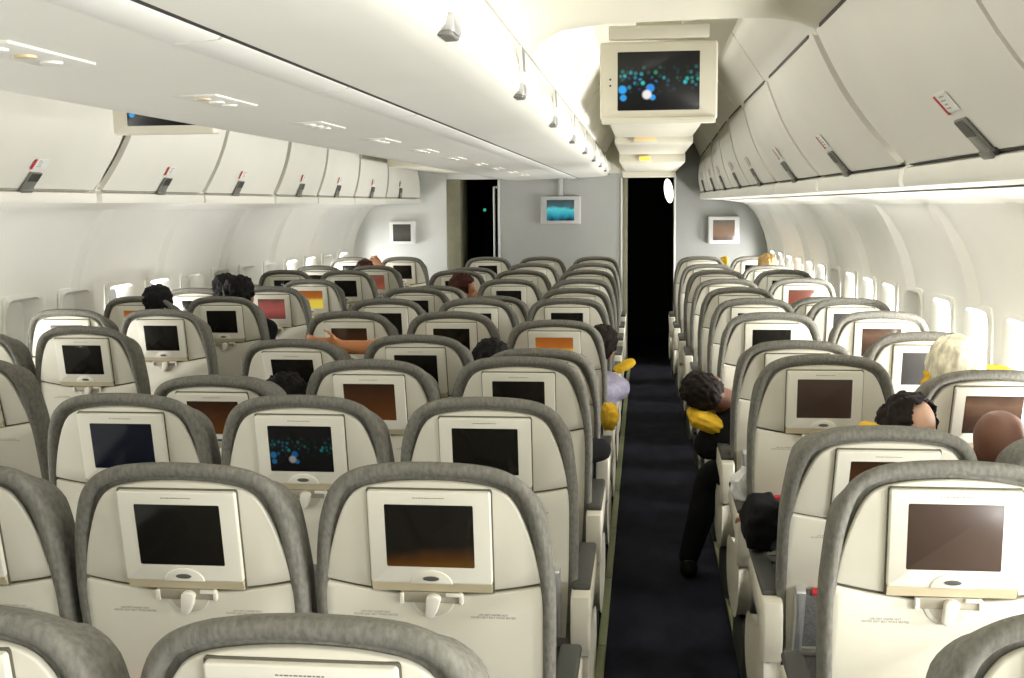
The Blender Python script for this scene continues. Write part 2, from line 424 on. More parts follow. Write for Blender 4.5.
# (column, row): extra recline in degrees
REC = {('C3',3):15,('C3',4):9,('C3',6):1,('C2',2):3,('C2',3):5,('C2',5):1,('C2',6):12,('C1',2):14,('C1',3):9,('C1',5):1,('C1',7):11,('C1',9):9,
       ('R1',-1):-7,('R1',0):-7,('R1',1):12,('R1',2):-4,('R1',3):8,('R1',9):3,('R2',1):14,('R2',2):7,('R2',4):-2,('R2',6):13,('R2',7):-2,('R2',9):6,('C3',0):-2,('C3',-1):0,
       ('L1',2):6,('L1',7):2,('L2',3):5,('L2',6):3,('L2',7):9,('C1',0):1,('L1',8):1,('L1',9):6,('L2',9):6}
SCREEN = {('C3',0):('amberlow','dark screen, amber reflection painted at foot'),('C2',0):('black','dark screen'),('C2',1):('citydim','screen showing faint teal lights'),('C1',1):('navy','navy screen'),
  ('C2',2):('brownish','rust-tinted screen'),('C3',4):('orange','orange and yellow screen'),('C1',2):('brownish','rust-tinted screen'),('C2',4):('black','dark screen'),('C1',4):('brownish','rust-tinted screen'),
  ('R1',0):('brown','brown screen'),('R1',2):('brown','brown screen'),('R1',1):('brownish','rust-tinted screen'),('R2',2):('skin','screen with painted face reflection'),('R2',3):('grey','grey screen'),
  ('R2',4):('skin','screen with painted face reflection'),('R2',7):('rust','rust-red screen'),('L2',4):('brown','brown screen'),('L1',6):('red','red picture on screen'),('L1',7):('orange','orange reflection painted on screen'),
  ('L2',5):('orange','orange reflection painted on screen'),('L1',9):('rust','rust-red screen'),('L1',3):('black','dark screen'),('R2',5):('grey','grey screen')}
ROWS = {'C3':range(-1,11),'C2':range(-1,11),'C1':range(0,11),'R1':range(-1,11),'R2':range(1,11),'L1':range(2,11),'L2':range(3,11)}
SEAT = {}
def seat(c, k, n):
    x, y = colX(c,k), rowY(c,k)
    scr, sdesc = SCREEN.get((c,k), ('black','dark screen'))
    rec = REC.get((c,k), 0)
    lab = f"grey-edged beige seat, {sdesc}, {CORD[n]} from camera in {COLN[c]}"
    if len(lab.split()) > 16: lab = f"grey-edged seat, {sdesc}, {CORD[n]} nearest in {COLN[c]}"
    if len(lab.split()) > 16: lab = f"seat, {sdesc}, {CORD[n]} nearest, {COLN[c]}"
    z = .0 if k < 8 else {8:.012,9:.02,10:.03}[k]
    r = thing('airliner_seat', lab, 'airplane seat', (x,y,0), {'C':'centre block airliner seats','R':'right block airliner seats','L':'left block airliner seats'}[c[0]])
    th = math.radians(10 + rec); P = dict(loc=(0,.14,.453+z), rot=(th,0,0))
    link('backrest_cover', S['cover'], r, **P, label='grey woven fabric cover')
    link('shell_seam', S['gapshade'], r, **P)
    link('upper_shell', S['upper'], r, **P)
    t = link('tray_table', S['lower'], r, **P)
    b = link('screen_bezel', S['bezel'], r, **P)
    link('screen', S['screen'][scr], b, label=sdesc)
    link('release_button', S['button'], b)
    link('tray_latch', S['latch'], r, **P)
    if k <= 3:
        for u in (-.118,.118): link('safety_print', S['print'], t, loc=(u,-.0133,.408))
        link('screen_legend', S['legend'], b)
    lp = link('literature_pocket', S['pocket'], r, **P)
    link('pull_tag', S['redtag'], lp, label='red fabric tag')
    link('seat_cushion', S['cushion'], r)
    link('seat_frame', S['frame'], r)
    arms = [-.2475]
    if c in ('C3','R2','L1'): arms.append(.2475)
    for ax in arms:
        a = link('armrest', S['arm'], r, loc=(ax,0,0)); link('armrest_pad', S['armpad'], a, label='dark grey armrest pad')
    ex = {'C3':.245,'R1':-.245,'L1':.245,'C1':-.245}.get(c)
    if ex:
        link('end_panel', S['endpanel'], r, loc=(ex,0,0)); link('leg_shroud', S['kick'], r, loc=(ex*.96,0,0))
    SEAT[(c,k)] = r
for c, ks in ROWS.items():
    for n, k in enumerate(ks): seat(c, k, n)

# ------------------------------------------------------------------ cabin shell
Y0 = -2.2
bm = bmesh.new(); add_rbox(bm, -3.6,1.9,Y0,15.5,-.06,0,0); struct('floor', finish(bm, 'floor', M['carpet'], smooth=False))
n = 1
def path_strip(x):
    global n
    bm = bmesh.new(); y = Y0
    while y < BULK-.1:
        add_rbox(bm, x-.016, x+.016, y, y+.797, .0, .012, .003, 1); y += .8
    struct(f'trim_{n}', finish(bm, 'path_strip', M['pathstrip'])); n += 1
for x in (-.152,.362,side(-.152,-1),side(.362,-1)): path_strip(x)

# side wall: curved panels with raised ribs and window openings
WP = [(1.19,1.69),(1.245,1.655),(1.31,1.585),(1.37,1.49),(1.415,1.385),(1.443,1.28),(1.455,1.21),(1.459,1.09),(1.459,.97),(1.455,.83),(1.445,.73),(1.42,.5),(1.36,.25),(1.28,0.0)]
WZ0, WZ1 = 9, 6                               # rows of the opening: z .91 to 1.27
RIBP = 1.06
def wall_shift(y): return -.22*tp(y)
def rib(y):
    d = abs(((y+.15+RIBP/2) % RIBP) - RIBP/2)
    return .042 if d < .050 else (.042*(.075-d)/.025 if d < .075 else 0.)
def build_wall(s):
    bm = bmesh.new()
    wins = []
    y = -2.02
    while y < BULK-.5: wins.append(y+.265); y += RIBP/2
    ys = {Y0, BULK+.02}
    for k in range(int((BULK-Y0)/RIBP)+3):
        yc = -.15 + RIBP*(k-2)
        for d in (-.076,-.074,-.050,-.048,.048,.050,.074,.076):
            if Y0 < yc+d < BULK: ys.add(round(yc+d,4))
    for w in wins:
        ys.add(round(w-.185,4)); ys.add(round(w+.185,4))
    ys = sorted(ys)
    grid = []
    for yy in ys:
        row = []
        for i,(x,z) in enumerate(WP):
            f = min(1, i/3.0)
            row.append(bm.verts.new((side(x + wall_shift(yy) - rib(yy)*f, s), yy, z)))
        grid.append(row)
    for a in range(len(ys)-1):
        ym = (ys[a]+ys[a+1])/2
        for i in range(len(WP)-1):
            if any(abs(ym-w) < .184 for w in wins) and WZ1 <= i < WZ0: continue
            bm.faces.new((grid[a][i], grid[a+1][i], grid[a+1][i+1], grid[a][i+1]))
    me = finish(bm, 'wall', M['wall'], ang=30)
    struct('wall_right' if s > 0 else 'wall_left', me)
    return wins
WINS = {1: build_wall(1), -1: build_wall(-1)}

def glass_mat():
    m = bpy.data.materials.new('window glass'); m.use_nodes = True; nt = m.node_tree; nt.nodes.clear()
    o = nt.nodes.new('ShaderNodeOutputMaterial'); mx = nt.nodes.new('ShaderNodeMixShader'); t = nt.nodes.new('ShaderNodeBsdfTransparent'); g = nt.nodes.new('ShaderNodeBsdfGlossy')
    g.inputs['Roughness'].default_value = .05; mx.inputs[0].default_value = .06
    nt.links.new(t.outputs[0], mx.inputs[1]); nt.links.new(g.outputs[0], mx.inputs[2]); nt.links.new(mx.outputs[0], o.inputs[0])
    return m
M['glass'] = glass_mat()
# window: rounded inner reveal, glass, optional drawn shade
bm = bmesh.new()
o0 = rrect(-.205,.205,-.205,.205,.03,6); o1 = rrect(-.178,.178,-.182,.182,.07,6); o2 = rrect(-.100,.100,-.155,.155,.05,6)
add_rings(bm, [W(o0,-.004), W(o0,.008), W(o1,.006), W(o2,-.075)], False, False)
FR = finish(bm, 'window_frame', M['wall'], ang=50)
bm = bmesh.new(); vs = [bm.verts.new(p) for p in W(rrect(-.102,.102,-.157,.157,.05,6), -.074)]; bm.faces.new(vs)
GL = finish(bm, 'window_pane', M['glass'])
def shade_mesh(h):
    bm = bmesh.new(); add_plate(bm, rrect(-.104,.104,.16-h,.16,.012,4), -.07,-.064,.002); return finish(bm, 'window_shade', M['wall'])
SHD = {'half': shade_mesh(.15), 'shut': shade_mesh(.315)}
wn = 1
WLIGHTS = []
for s in (1,-1):
    for i, y in enumerate(WINS[s]):
        x = side(1.455 + wall_shift(y), s)
        e = bpy.data.objects.new(f'window_{wn}', None); COL.objects.link(e); e['kind'] = 'structure'; wn += 1
        e.location = (x, y, 1.02); e.rotation_euler = (0,0, -PI/2 if s > 0 else PI/2)
        e.scale = (1,1,1)
        link('window_frame', FR, e); link('window_pane', GL, e)
        WLIGHTS.append((s, i, x, y, e))

# ------------------------------------------------------------------ overhead bins
def loft_y(bm, prof_fn, ys, mi=0, caps=True):
    add_rings(bm, [[(x, y, z) for x, z in prof_fn(y)] for y in ys], caps, caps, mi=mi)
def sw(prof, s): return [(side(x, s), z) for x, z in prof]
def binlow(y, s): return (-.30 if s > 0 else -.35)*tp(y)
def bintopz(y): return 2.226 - .10*max(0,(y-8)/4)
def bin_face(y, s):     # lower edge to upper edge of the door face
    d = binlow(y,s); a = (.857+d, 1.788 if s > 0 else 1.752); b = (.556, bintopz(y))
    out = []
    for k in range(9):
        t = k/8; bul = .028*math.sin(PI*t)
        out.append((a[0]+(b[0]-a[0])*t - bul*.8, a[1]+(b[1]-a[1])*t - bul*.58))
    return out
def handle_unit(parent, pos, right, up, out, scale=1.0):
    """grey paddle latch with cup; placard with red bar above it"""
    R = Matrix((right*1.15, up*scale, out)).transposed().to_4x4(); T = Matrix.Translation(pos) @ R
    bm = bmesh.new()
    add_rbox(bm, -.040,.040,.0,.112,.0,.010,.004,2,0)
    add_rbox(bm, -.037,.037,.056,.109,.007,.0115,.002,1,1)
    add_rbox(bm, -.040,.040,-.014,.012,-.004,.018,.007,2,0)
    add_rbox(bm, .038,.052,-.010,.010,-.004,.010,.004,1,1)
    me = finish(bm, 'bin_latch', [M['handle'], M['handledark']]); me.transform(T)
    link('bin_latch', me, parent, label='grey paddle latch')
    bm = bmesh.new()
    add_rbox(bm, -.040,.050,.135,.195,.0,.0022,.001,1,0)
    add_rbox(bm, -.056,-.042,.128,.190,.0,.0034,.001,1,1)
    for i in range(4):
        x0 = -.028 + random.uniform(0,.012)
        add_rbox(bm, x0, x0+random.uniform(.02,.05), .145+i*.012,.149+i*.012,.002,.0028,0,1,2)
    me = finish(bm, 'load_placard', [M['sticker'], M['red'], M['seamsoft']], smooth=False); me.transform(T)
    link('load_placard', me, parent, label='pale sticker with red bar')
def side_bin(s, ya, yb, yh, label):
    yc = (ya+yb)/2
    r = thing('overhead_bin', label, 'overhead bin', (0,0,0), 'overhead bins along the ' + ('right' if s > 0 else 'left') + ' wall')
    ys = [ya, ya+(yb-ya)/3, ya+2*(yb-ya)/3, yb]
    bm = bmesh.new()
    def body(y):
        f = bin_face(y, s); d = binlow(y,s); q = 0 if s > 0 else .036
        p = [(.857+d-.002,1.712-q*.6),(.853+d-.004,1.730-q*.7),(.853+d,1.772-q),(.885+d,1.785-q),(f[-1][0]+.035,f[-1][1]+.0),(1.46+wall_shift(y)*1.0,2.23),(1.42+wall_shift(y),1.715),(1.19+wall_shift(y),1.70)]
        return sw(p, s)
    loft_y(bm, body, ys)
    link('bin_body', finish(bm, 'bin_body', M['bin'], ang=40), r)
    g = .006
    bm = bmesh.new()
    def door(y):
        f = bin_face(y, s)
        back = [(x+.022, z+.016) for x, z in reversed(f)]
        return sw(f+back, s)
    yd = [ya+.016, ya+(yb-ya)/3, ya+2*(yb-ya)/3, yb-.016]
    loft_y(bm, door, yd)
    link('bin_door', finish(bm, 'bin_door', M['bin'], ang=40), r)
    bm = bmesh.new()
    def gapt(y):
        f = bin_face(y, s)[-1]; return sw([(f[0]-.004,f[1]-.004),(f[0]-.002,f[1]+.009),(f[0]+.03,f[1]+.012),(f[0]+.03,f[1])], s)
    loft_y(bm, gapt, [ya+.10, yb-.10])
    link('door_gap', finish(bm, 'door_gap', M['seam' if s > 0 else 'seamsoft'], smooth=False), r)
    bm = bmesh.new()
    def gapb(y):
        f = bin_face(y, s)[0]; return sw([(f[0]+.0005,f[1]-.002),(f[0]+.03,f[1]+.002),(f[0]+.03,f[1]-.008),(f[0]+.002,f[1]-.006)], s)
    loft_y(bm, gapb, [ya+.05, yb-.05])
    link('door_gap', finish(bm, 'door_gap', M['seam' if s > 0 else 'seamsoft'], smooth=False), r)
    f = bin_face(yh, s)
    a = Vector((side(f[0][0],s), yh, f[0][1])); b = Vector((side(f[3][0],s), yh, f[3][1]))
    up = (b-a).normalized(); right = Vector((0,1,0)) if s < 0 else Vector((0,-1,0))
    out = right.cross(up).normalized()
    handle_unit(r, a - up*.0 + out*.004, right, up, out, 1.0 if s > 0 else .80)
RB = [(-2.0,.4,-.8),(.42,2.38,1.4),(2.40,3.98,3.02),(4.04,5.50,4.87),(5.53,6.82,6.15),(6.85,8.0,7.45),(8.02,9.0,8.50),(9.02,9.95,9.50),(9.97,10.85,10.35),(10.87,BULK-.05,11.3)]
LB = [(-2.0,.4,-.8),(.42,2.38,1.4),(2.40,3.72,3.1),(3.75,5.28,4.69),(5.33,6.50,5.95),(6.52,7.64,6.97),(7.68,8.55,8.12),(8.57,9.5,9.0),(9.52,10.5,10.0),(10.52,BULK-.05,11.0)]
nr = 0
for s, L in ((1,RB),(-1,LB)):
    vis = 0
    for ya,yb,yh in L:
        if yb > (2.39 if s > 0 else 3.8):
            sd = 'right' if s > 0 else 'left'
            lab = f"cream {sd} wall overhead bin, grey latch, {CORD[vis]} from the camera"; vis += 1
            side_bin(s, ya, yb, yh, lab)
# plain forward stretch of bin fronts behind the photographer, as wall trim
for s in (1,-1):
    bm = bmesh.new()
    def body(y):
        f = bin_face(y, s); p = [(.857,1.712),(.857,1.785)] + f + [(1.46,2.23),(1.42,1.715)]
        return sw(p, s)
    loft_y(bm, body, [Y0, 2.39 if s > 0 else 3.74]); struct(f'trim_{n}', finish(bm, 'bin_run', M['bin'])); n += 1
# pale reveal light strip under the bins where they meet the wall
for s in (1,-1):
    bm = bmesh.new()
    def p(y):
        w = wall_shift(y); d = binlow(y,s)
        return sw([(1.02+d*.8,1.70),(1.20+w,1.672),(1.235+w,1.655),(1.26+w,1.69),(1.1+d*.8,1.712)], s)
    loft_y(bm, p, [Y0,2,4,6,8,10,BULK-.06]); struct(f'trim_{n}', finish(bm, 'under_bin_strip', M['binbright'])); n += 1

# centre bins: one door face per unit on the right aisle, a shared soffit below
def cface(y): return [(-.356,1.985),(-.350,2.01),(-.356,2.06),(-.372,2.12),(-.398,2.168)]
CB = [(-2.0+1.22*i) for i in range(13)]
vis = 0
for i in range(len(CB)-1):
    ya, yb = -.92+1.215*i, min(-.92+1.215*(i+1), BULK-.05)
    if yb <= 1.6 or yb-ya < .3: continue
    yh = min(ya + .62, yb-.12)
    r = thing('overhead_bin', f"cream centre overhead bin above right aisle, {CORD[vis]} from the camera", 'overhead bin', (0,0,0), 'overhead bins over the centre seats'); vis += 1
    bm = bmesh.new()
    loft_y(bm, lambda y: cface(y)+[(-.44,2.168),(-.44,1.985)], [ya+.004,yb-.004])
    link('bin_door', finish(bm, 'bin_door', M['binbright'], ang=40), r)
    bm = bmesh.new(); loft_y(bm, lambda y: [(-.42,1.99),(-.9,1.99),(-.9,2.19),(-.42,2.19)], [ya,yb]); link('bin_body', finish(bm, 'bin_body', M['bin']), r)
    a = Vector((-.3485,yh,1.985)); up = Vector((-.004,0,.10)).normalized(); right = Vector((0,1,0)); out = right.cross(up).normalized()
    if out.x < 0: right = -right; out = -out
    T = Matrix.Translation(a) @ Matrix((right,up,out)).transposed().to_4x4()
    bm = bmesh.new()
    add_rbox(bm, -.036,.036,.02,.125,-.004,.007,.003,1,2); add_rbox(bm, -.032,.032,.055,.122,.003,.0085,.002,1,0)
    add_rbox(bm, -.038,.038,-.016,.022,-.022,.010,.008,2,1)
    add_rbox(bm, -.042,.042,-.020,-.010,-.024,.004,.003,1,0)
    me = finish(bm, 'bin_latch', [M['handle'], M['silver'], M['binbright']]); me.transform(T)
    link('bin_latch', me, r, label='silver latch with grey insert')
bm = bmesh.new(); loft_y(bm, lambda y: cface(y)+[(-.44,2.168),(-.44,1.985)], [Y0,1.506]); struct(f'trim_{n}', finish(bm, 'bin_run', M['binbright'], ang=40)); n += 1
def soffit(y):
    return [(-.356,1.985),(-.375,1.962),(-.42,1.949),(-.52,1.942),(-.673,1.9378),(-.673,1.99),(-.5,2.0)]
bm = bmesh.new(); loft_y(bm, soffit, [Y0,BULK-.04]); struct(f'trim_{n}', finish(bm, 'soffit', M['bin'], ang=40)); n += 1
bm = bmesh.new(); loft_y(bm, lambda y: [(-.672,1.9372),(-.672,1.99),(-.6825,1.99),(-.6825,1.9362)], [Y0,BULK-.04]); struct(f'trim_{n}', finish(bm, 'soffit_groove', M['seam'], smooth=False)); n += 1
bm = bmesh.new()
yy = Y0
while yy < BULK-.1:
    y1 = min(yy+.806, BULK-.04)
    loft_y(bm, lambda y: [(-.681,1.937),(-.687,1.932),(-.765,1.926),(-.78,1.932),(-.78,1.97),(-.681,1.97)], [yy+.003, y1-.003]); yy += .81
struct(f'trim_{n}', finish(bm, 'light_strip', M['binbright'], ang=40)); n += 1
bm = bmesh.new()
loft_y(bm, lambda y: [(-.779,1.935),(-1.02,1.928),(-1.30,1.918),(-1.40,1.921),(-1.435,1.935),(-1.452,1.97),(-1.43,2.168),(-.9,2.19),(-.779,1.98)], [Y0,BULK-.04])
struct(f'trim_{n}', finish(bm, 'left_soffit', M['bin'], ang=40)); n += 1
# dark hairline above the centre bin faces
bm = bmesh.new(); loft_y(bm, lambda y: [(-.3965,2.167),(-.3945,2.173),(-.43,2.176),(-.43,2.166)], [Y0,BULK-.04]); struct(f'trim_{n}', finish(bm, 'face_seam', M['seamsoft'], smooth=False)); n += 1
# passenger service units in the left half of the soffit
for i in range(10):
    y = 1.92 + .9*i
    r = thing('passenger_service_unit', f"small reading light panel in centre bin underside, {CORD[i]} from camera", 'reading light', (-1.06,y,1.926), 'reading light panels under the centre bins')
    link('unit_plate', box_mesh('unit_plate', M['bin'], -.055,.055,-.15,.15,-.002,.03, r=.0015), r)
    for j, dy in enumerate((-.09,0,.09)):
        bm = bmesh.new()
        add_rings(bm, [[(rr*math.cos(a), dy+rr*math.sin(a), z) for a in [2*PI*q/14 for q in range(14)]] for rr,z in ((.020,-.002),(.019,-.006),(.012,-.0065))])
        link('reading_lamp', finish(bm, 'reading_lamp', M['tan' if (i+j) % 5 == 1 else 'binbright']), r)

# ------------------------------------------------------------------ ceilings over the two aisles
def ceil_for(s):
    global n
    bm = bmesh.new()
    top = [(-.398,2.172),(-.36,2.215),(-.28,2.25),(-.12,2.268),(.08,2.272),(.28,2.275),(.42,2.272),(.50,2.258),(.560,2.232)]
    loft_y(bm, lambda y: sw(top + [(.56,2.32),(-.40,2.32)], s), [Y0,4.0])
    struct('ceiling', finish(bm, 'ceiling', M['ceil'], ang=40))
    bm = bmesh.new(); loft_y(bm, lambda y: sw([(-.46,2.46),(-.46,2.50),(.62,2.50),(.62,2.46)], s), [3.9,BULK+.1])
    struct('ceiling', finish(bm, 'ceiling', M['ceil']))
    for a, b in (((-.405,2.17),(-.235,2.462)),((.565,2.22),(.40,2.462))):   # white cove sides
        bm = bmesh.new()
        def cv(y):
            dz = (bintopz(y)-2.226) if a[0] > 0 else 0
            return sw([(a[0],a[1]+dz), b, (b[0]+(.03 if a[0] > 0 else -.03),b[1]), (a[0]+(.05 if a[0] > 0 else -.05),a[1]+dz)], s)
        segs = [(4.0,5.6),(5.64,7.2),(7.24,8.8),(8.84,10.4),(10.44,BULK)]
        for p,q in segs: loft_y(bm, cv, [p,q])
        struct(f'trim_{n}', finish(bm, 'cove', M['ceilw'], ang=40)); n += 1
    for y0,y1,z in ((6.6,8.0,2.115),(8.0,9.5,2.065),(9.5,BULK,1.992)):    # dropped ceiling panels, stepping down toward the bulkhead
        bm = bmesh.new(); add_rbox(bm, -.205,.325,y0,y1-.02,z,2.462,.02,3)
        bmesh.ops.translate(bm, verts=bm.verts, vec=(0,0,0))
        me = finish(bm, 'ceiling', M['ceil'])
        if s < 0: me.transform(Matrix.Translation((2*CX,0,0)) @ Matrix.Scale(-1,4,(1,0,0))); me.flip_normals()
        struct('ceiling', me)
    for y0,z,m,w in ((7.98,2.085,'amberdim',.07),(9.48,2.012,'amber',.04)):
        r = thing('lit_sign', f"{'amber' if m=='amber' else 'dim warm'} lit sign on a step of the {'right' if s>0 else 'left'} aisle ceiling", 'sign', (side(.0,s), y0, z))
        link('sign_frame', box_mesh('sign_frame', M['ceil'], -w-.01,w+.01,-.008,.03,-.006,.042, r=.003), r)
        link('sign_lens', box_mesh('sign_lens', M[m], -w,w,-.014,-.006,.004,.032, r=.003), r)
ceil_for(1); ceil_for(-1)

# drop-down monitors
def monitor(loc, label, wid, hgt, scr, case, tilt=0, mount=None, rotz=0, dots=False):
    r = thing('monitor', label, 'monitor', loc)
    r.rotation_euler = (tilt,0,rotz)
    w, h = wid/2, hgt/2
    bm = bmesh.new()
    add_plate(bm, rrect(-w,w,-h,h,.012,4), -.07, .0, .008, 0)
    if dots:
        for dz in (.008,-.014): add_plate(bm, disc(-w*.82,dz,.004,.004,10), 0,.002,.0004, 1)
    link('monitor_case', finish(bm, 'monitor_case', [M[case], M['handledark']], ang=50), r)
    sw_, sh_ = wid*.348, hgt*.37
    bm = bmesh.new(); add_plate(bm, rrect(-sw_,sw_,-sh_,sh_,.003,2), -.002,.0015,.0005)
    link('monitor_screen', finish(bm, 'monitor_screen', SCR[scr]), r)
    if mount in ('ceiling','ceilingplain'):
        link('mount', box_mesh('mount', M[case], -w*.85,w*.85,-.01,.06,h+.008,h+.055, r=.006), r)
        link('hinge_arm', box_mesh('hinge_arm', M[case], -.08,.08,.02,.055,h+.05,h+.22, r=.006), r)
        if mount == 'ceiling': link('foot_lip', box_mesh('foot_lip', M[case], -w*.97,w*.97,-.012,.05,-h-.012,-h+.012, r=.006), r)
    if mount == 'stem':
        link('mount', box_mesh('mount', M[case], -.022,.022,.02,.05,h-.01,h+.19, r=.006), r)
    return r
monitor((.047,4.2,2.096), 'large ceiling monitor over right aisle showing teal night lights', .415, .275, 'city', 'tvcase', .05, 'ceiling', 0, True)
monitor((-1.90,4.45,2.090), 'ceiling monitor over left aisle, half hidden by centre bins', .415, .275, 'city', 'tvcase', .05, 'ceilingplain', 0, True)

# ------------------------------------------------------------------ rear bulkhead
def bhpanel(name, x0, x1, z1, m, y0=BULK, y1=BULK+.06, z0=0):
    return struct(name, box_mesh(name, M[m], x0,x1,y0,y1,z0,z1, r=.008, seg=1))
bhpanel('wall_back', -1.49,-.225,1.985,'bulk')
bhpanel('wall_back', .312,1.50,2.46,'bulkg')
bhpanel('wall_back', -3.35,-2.035,2.46,'bulkw')
bhpanel('wall_back', -2.04,-1.485,2.46,'bulkw', z0=1.935)
bhpanel('wall_back', -1.49,.32,2.46,'ceil', z0=1.965, y0=BULK+.005)
bhpanel('wall_back', -.23,.315,2.46,'ceil', z0=1.935, y0=BULK-.01)
struct('door_1', box_mesh('door_frame', M['olive'], -.224,-.175,BULK-.005,BULK+.5,0,1.935, r=.004))
struct('door_2', box_mesh('door_frame', M['olive'], -2.034,-1.90,BULK-.005,BULK+.5,0,1.935, r=.004))
for i,(x0,x1) in enumerate(((.296,.316),(-1.505,-1.482),(-.243,-.224))):
    struct(f'trim_{n}', box_mesh('edge_trim', M['bulkw'], x0,x1,BULK-.012,BULK+.03,0,1.935, r=.004)); n += 1
bm = bmesh.new()       # galley beyond the doorways, its darkness painted into the walls
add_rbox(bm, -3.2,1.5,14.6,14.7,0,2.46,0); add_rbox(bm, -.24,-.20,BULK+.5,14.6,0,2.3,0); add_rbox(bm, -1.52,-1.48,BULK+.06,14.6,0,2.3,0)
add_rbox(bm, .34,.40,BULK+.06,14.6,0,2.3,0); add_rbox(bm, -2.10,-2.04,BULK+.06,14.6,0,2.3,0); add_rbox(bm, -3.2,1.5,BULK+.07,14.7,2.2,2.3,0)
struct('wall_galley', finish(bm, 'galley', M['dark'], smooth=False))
bm = bmesh.new(); add_tube(bm, [(-1.555,11.99,.3),(-1.555,11.99,1.86)], .012); add_tube(bm, [(-1.555,11.99,1.855),(-1.50,11.99,1.855)], .012)
tag(link('grab_rail', finish(bm, 'grab_rail', M['white'])), 'slim pale upright rail inside the left rear doorway', 'rail')
bm = bmesh.new(); bmesh.ops.create_icosphere(bm, subdivisions=2, radius=.018)
g = link('pilot_light', finish(bm, 'pilot_light', M['green']), loc=(-1.69,12.24,1.62)); tag(g, 'tiny green pilot light in the left rear doorway', 'indicator light')
bm = bmesh.new(); bmesh.ops.create_uvsphere(bm, u_segments=20, v_segments=12, radius=1); bmesh.ops.scale(bm, vec=(.046,.03,.125), verts=bm.verts)
g = link('exit_lamp', finish(bm, 'exit_lamp', M['lamp']), loc=(.245,12.02,1.80), rot=(0,math.radians(-8),0)); tag(g, 'white oval lamp at top of the right rear doorway', 'lamp')
monitor((-.853,BULK-.066,1.612), 'small grey monitor on centre bulkhead showing teal picture', .405, .285, 'tealtv', 'tvcaseg', 0, 'stem')
monitor((-2.505,BULK-.066,1.392), 'small white monitor on the left bulkhead beside the doorway', .27, .24, 'greentv', 'white', 0)
monitor((.795,BULK-.066,1.400), 'small grey monitor with orange picture on right bulkhead', .31, .275, 'orangetv', 'tvcaseg', 0)

# ------------------------------------------------------------------ people
SKIN = {'tan': (.42,.20,.10), 'fair': (.55,.33,.22), 'brown': (.17,.075,.045), 'olive': (.36,.19,.10), 'orange': (.50,.20,.075)}
for k, c in SKIN.items():
    M['skin_'+k] = mat('skin '+k, c, .55, .08, 18); M['skin_'+k].node_tree.nodes['Principled BSDF'].inputs['Subsurface Weight'].default_value = .05
HAIR = {'black': (.006,.005,.005), 'dark': (.013,.008,.006), 'white': (.72,.66,.50), 'red': (.05,.014,.010), 'blond': (.40,.26,.10)}
for k, c in HAIR.items(): M['hair_'+k] = mat('hair '+k, c, .7, .35, 40, (1,1,.25), .5, .2)
SHIRT = {'grey': (.16,.16,.17), 'navy': (.03,.035,.06), 'lav': (.34,.32,.42), 'black': (.005,.005,.006), 'tee': (.45,.42,.36), 'rust': (.16,.05,.03)}
for k, c in SHIRT.items(): M['cloth_'+k] = mat('cloth '+k, c, .9, .15, 30, bump=.3, spec=.2)

def ell(bm, c, r, sub=3, R=None):
    g = bmesh.ops.create_icosphere(bm, subdivisions=sub, radius=1)
    for v in g['verts']:
        p = Vector((v.co.x*r[0], v.co.y*r[1], v.co.z*r[2]))
        if R is not None: p = R @ p
        v.co = Vector(c) + p
def limb(bm, pts, rads):
    pts = catmull([tuple(p)+(r,) for p, r in zip(pts, rads)], 4)
    for i, a in enumerate(pts):
        b = pts[min(i+1,len(pts)-1)]
        for t in (0,.5):
            p = [a[d]+(b[d]-a[d])*t for d in range(4)]
            ell(bm, p[:3], (p[3],)*3, 2)
def remeshed(bm, name, m, vox, smooth=4):
    me0 = bpy.data.meshes.new(name); bm.to_mesh(me0); bm.free()
    o = bpy.data.objects.new(name, me0); COL.objects.link(o)
    md = o.modifiers.new('r', 'REMESH'); md.mode = 'VOXEL'; md.voxel_size = vox; md.use_smooth_shade = True
    sm = o.modifiers.new('s', 'SMOOTH'); sm.iterations = smooth; sm.factor = .5
    dg = bpy.context.evaluated_depsgraph_get(); dg.update()
    me = bpy.data.meshes.new_from_object(o.evaluated_get(dg)); bpy.data.objects.remove(o)
    me.name = name; me.materials.clear(); me.materials.append(m)
    for p in me.polygons: p.use_smooth = True
    return me
def hand(bm, w, d, side_v, size=1.0):
    """palm and five curled fingers from wrist w along d"""
    d = Vector(d).normalized(); sv = Vector(side_v); sv = (sv - d*sv.dot(d)).normalized(); nv = d.cross(sv)
    w = Vector(w)
    for t in (0,.02,.04,.06,.075):
        for q in (-.028,-.01,.01,.028): ell(bm, w + d*(t+.01)*size + sv*q*size, (.013*size,)*3, 2)
    for q, L in ((-.032,.058),(-.011,.072),(.011,.078),(.032,.068)):
        b = w + d*.085*size + sv*q*size
        limb(bm, [b, b + d*L*.5*size + nv*.006, b + d*L*.85*size + nv*.024*size], [.0095*size,.0088*size,.0075*size])
    b = w + d*.025*size + sv*.035*size
    limb(bm, [b, b + (d*.02+sv*.03)*size, b + (d*.05+sv*.038+nv*.012)*size], [.012*size,.0105*size,.0085*size])

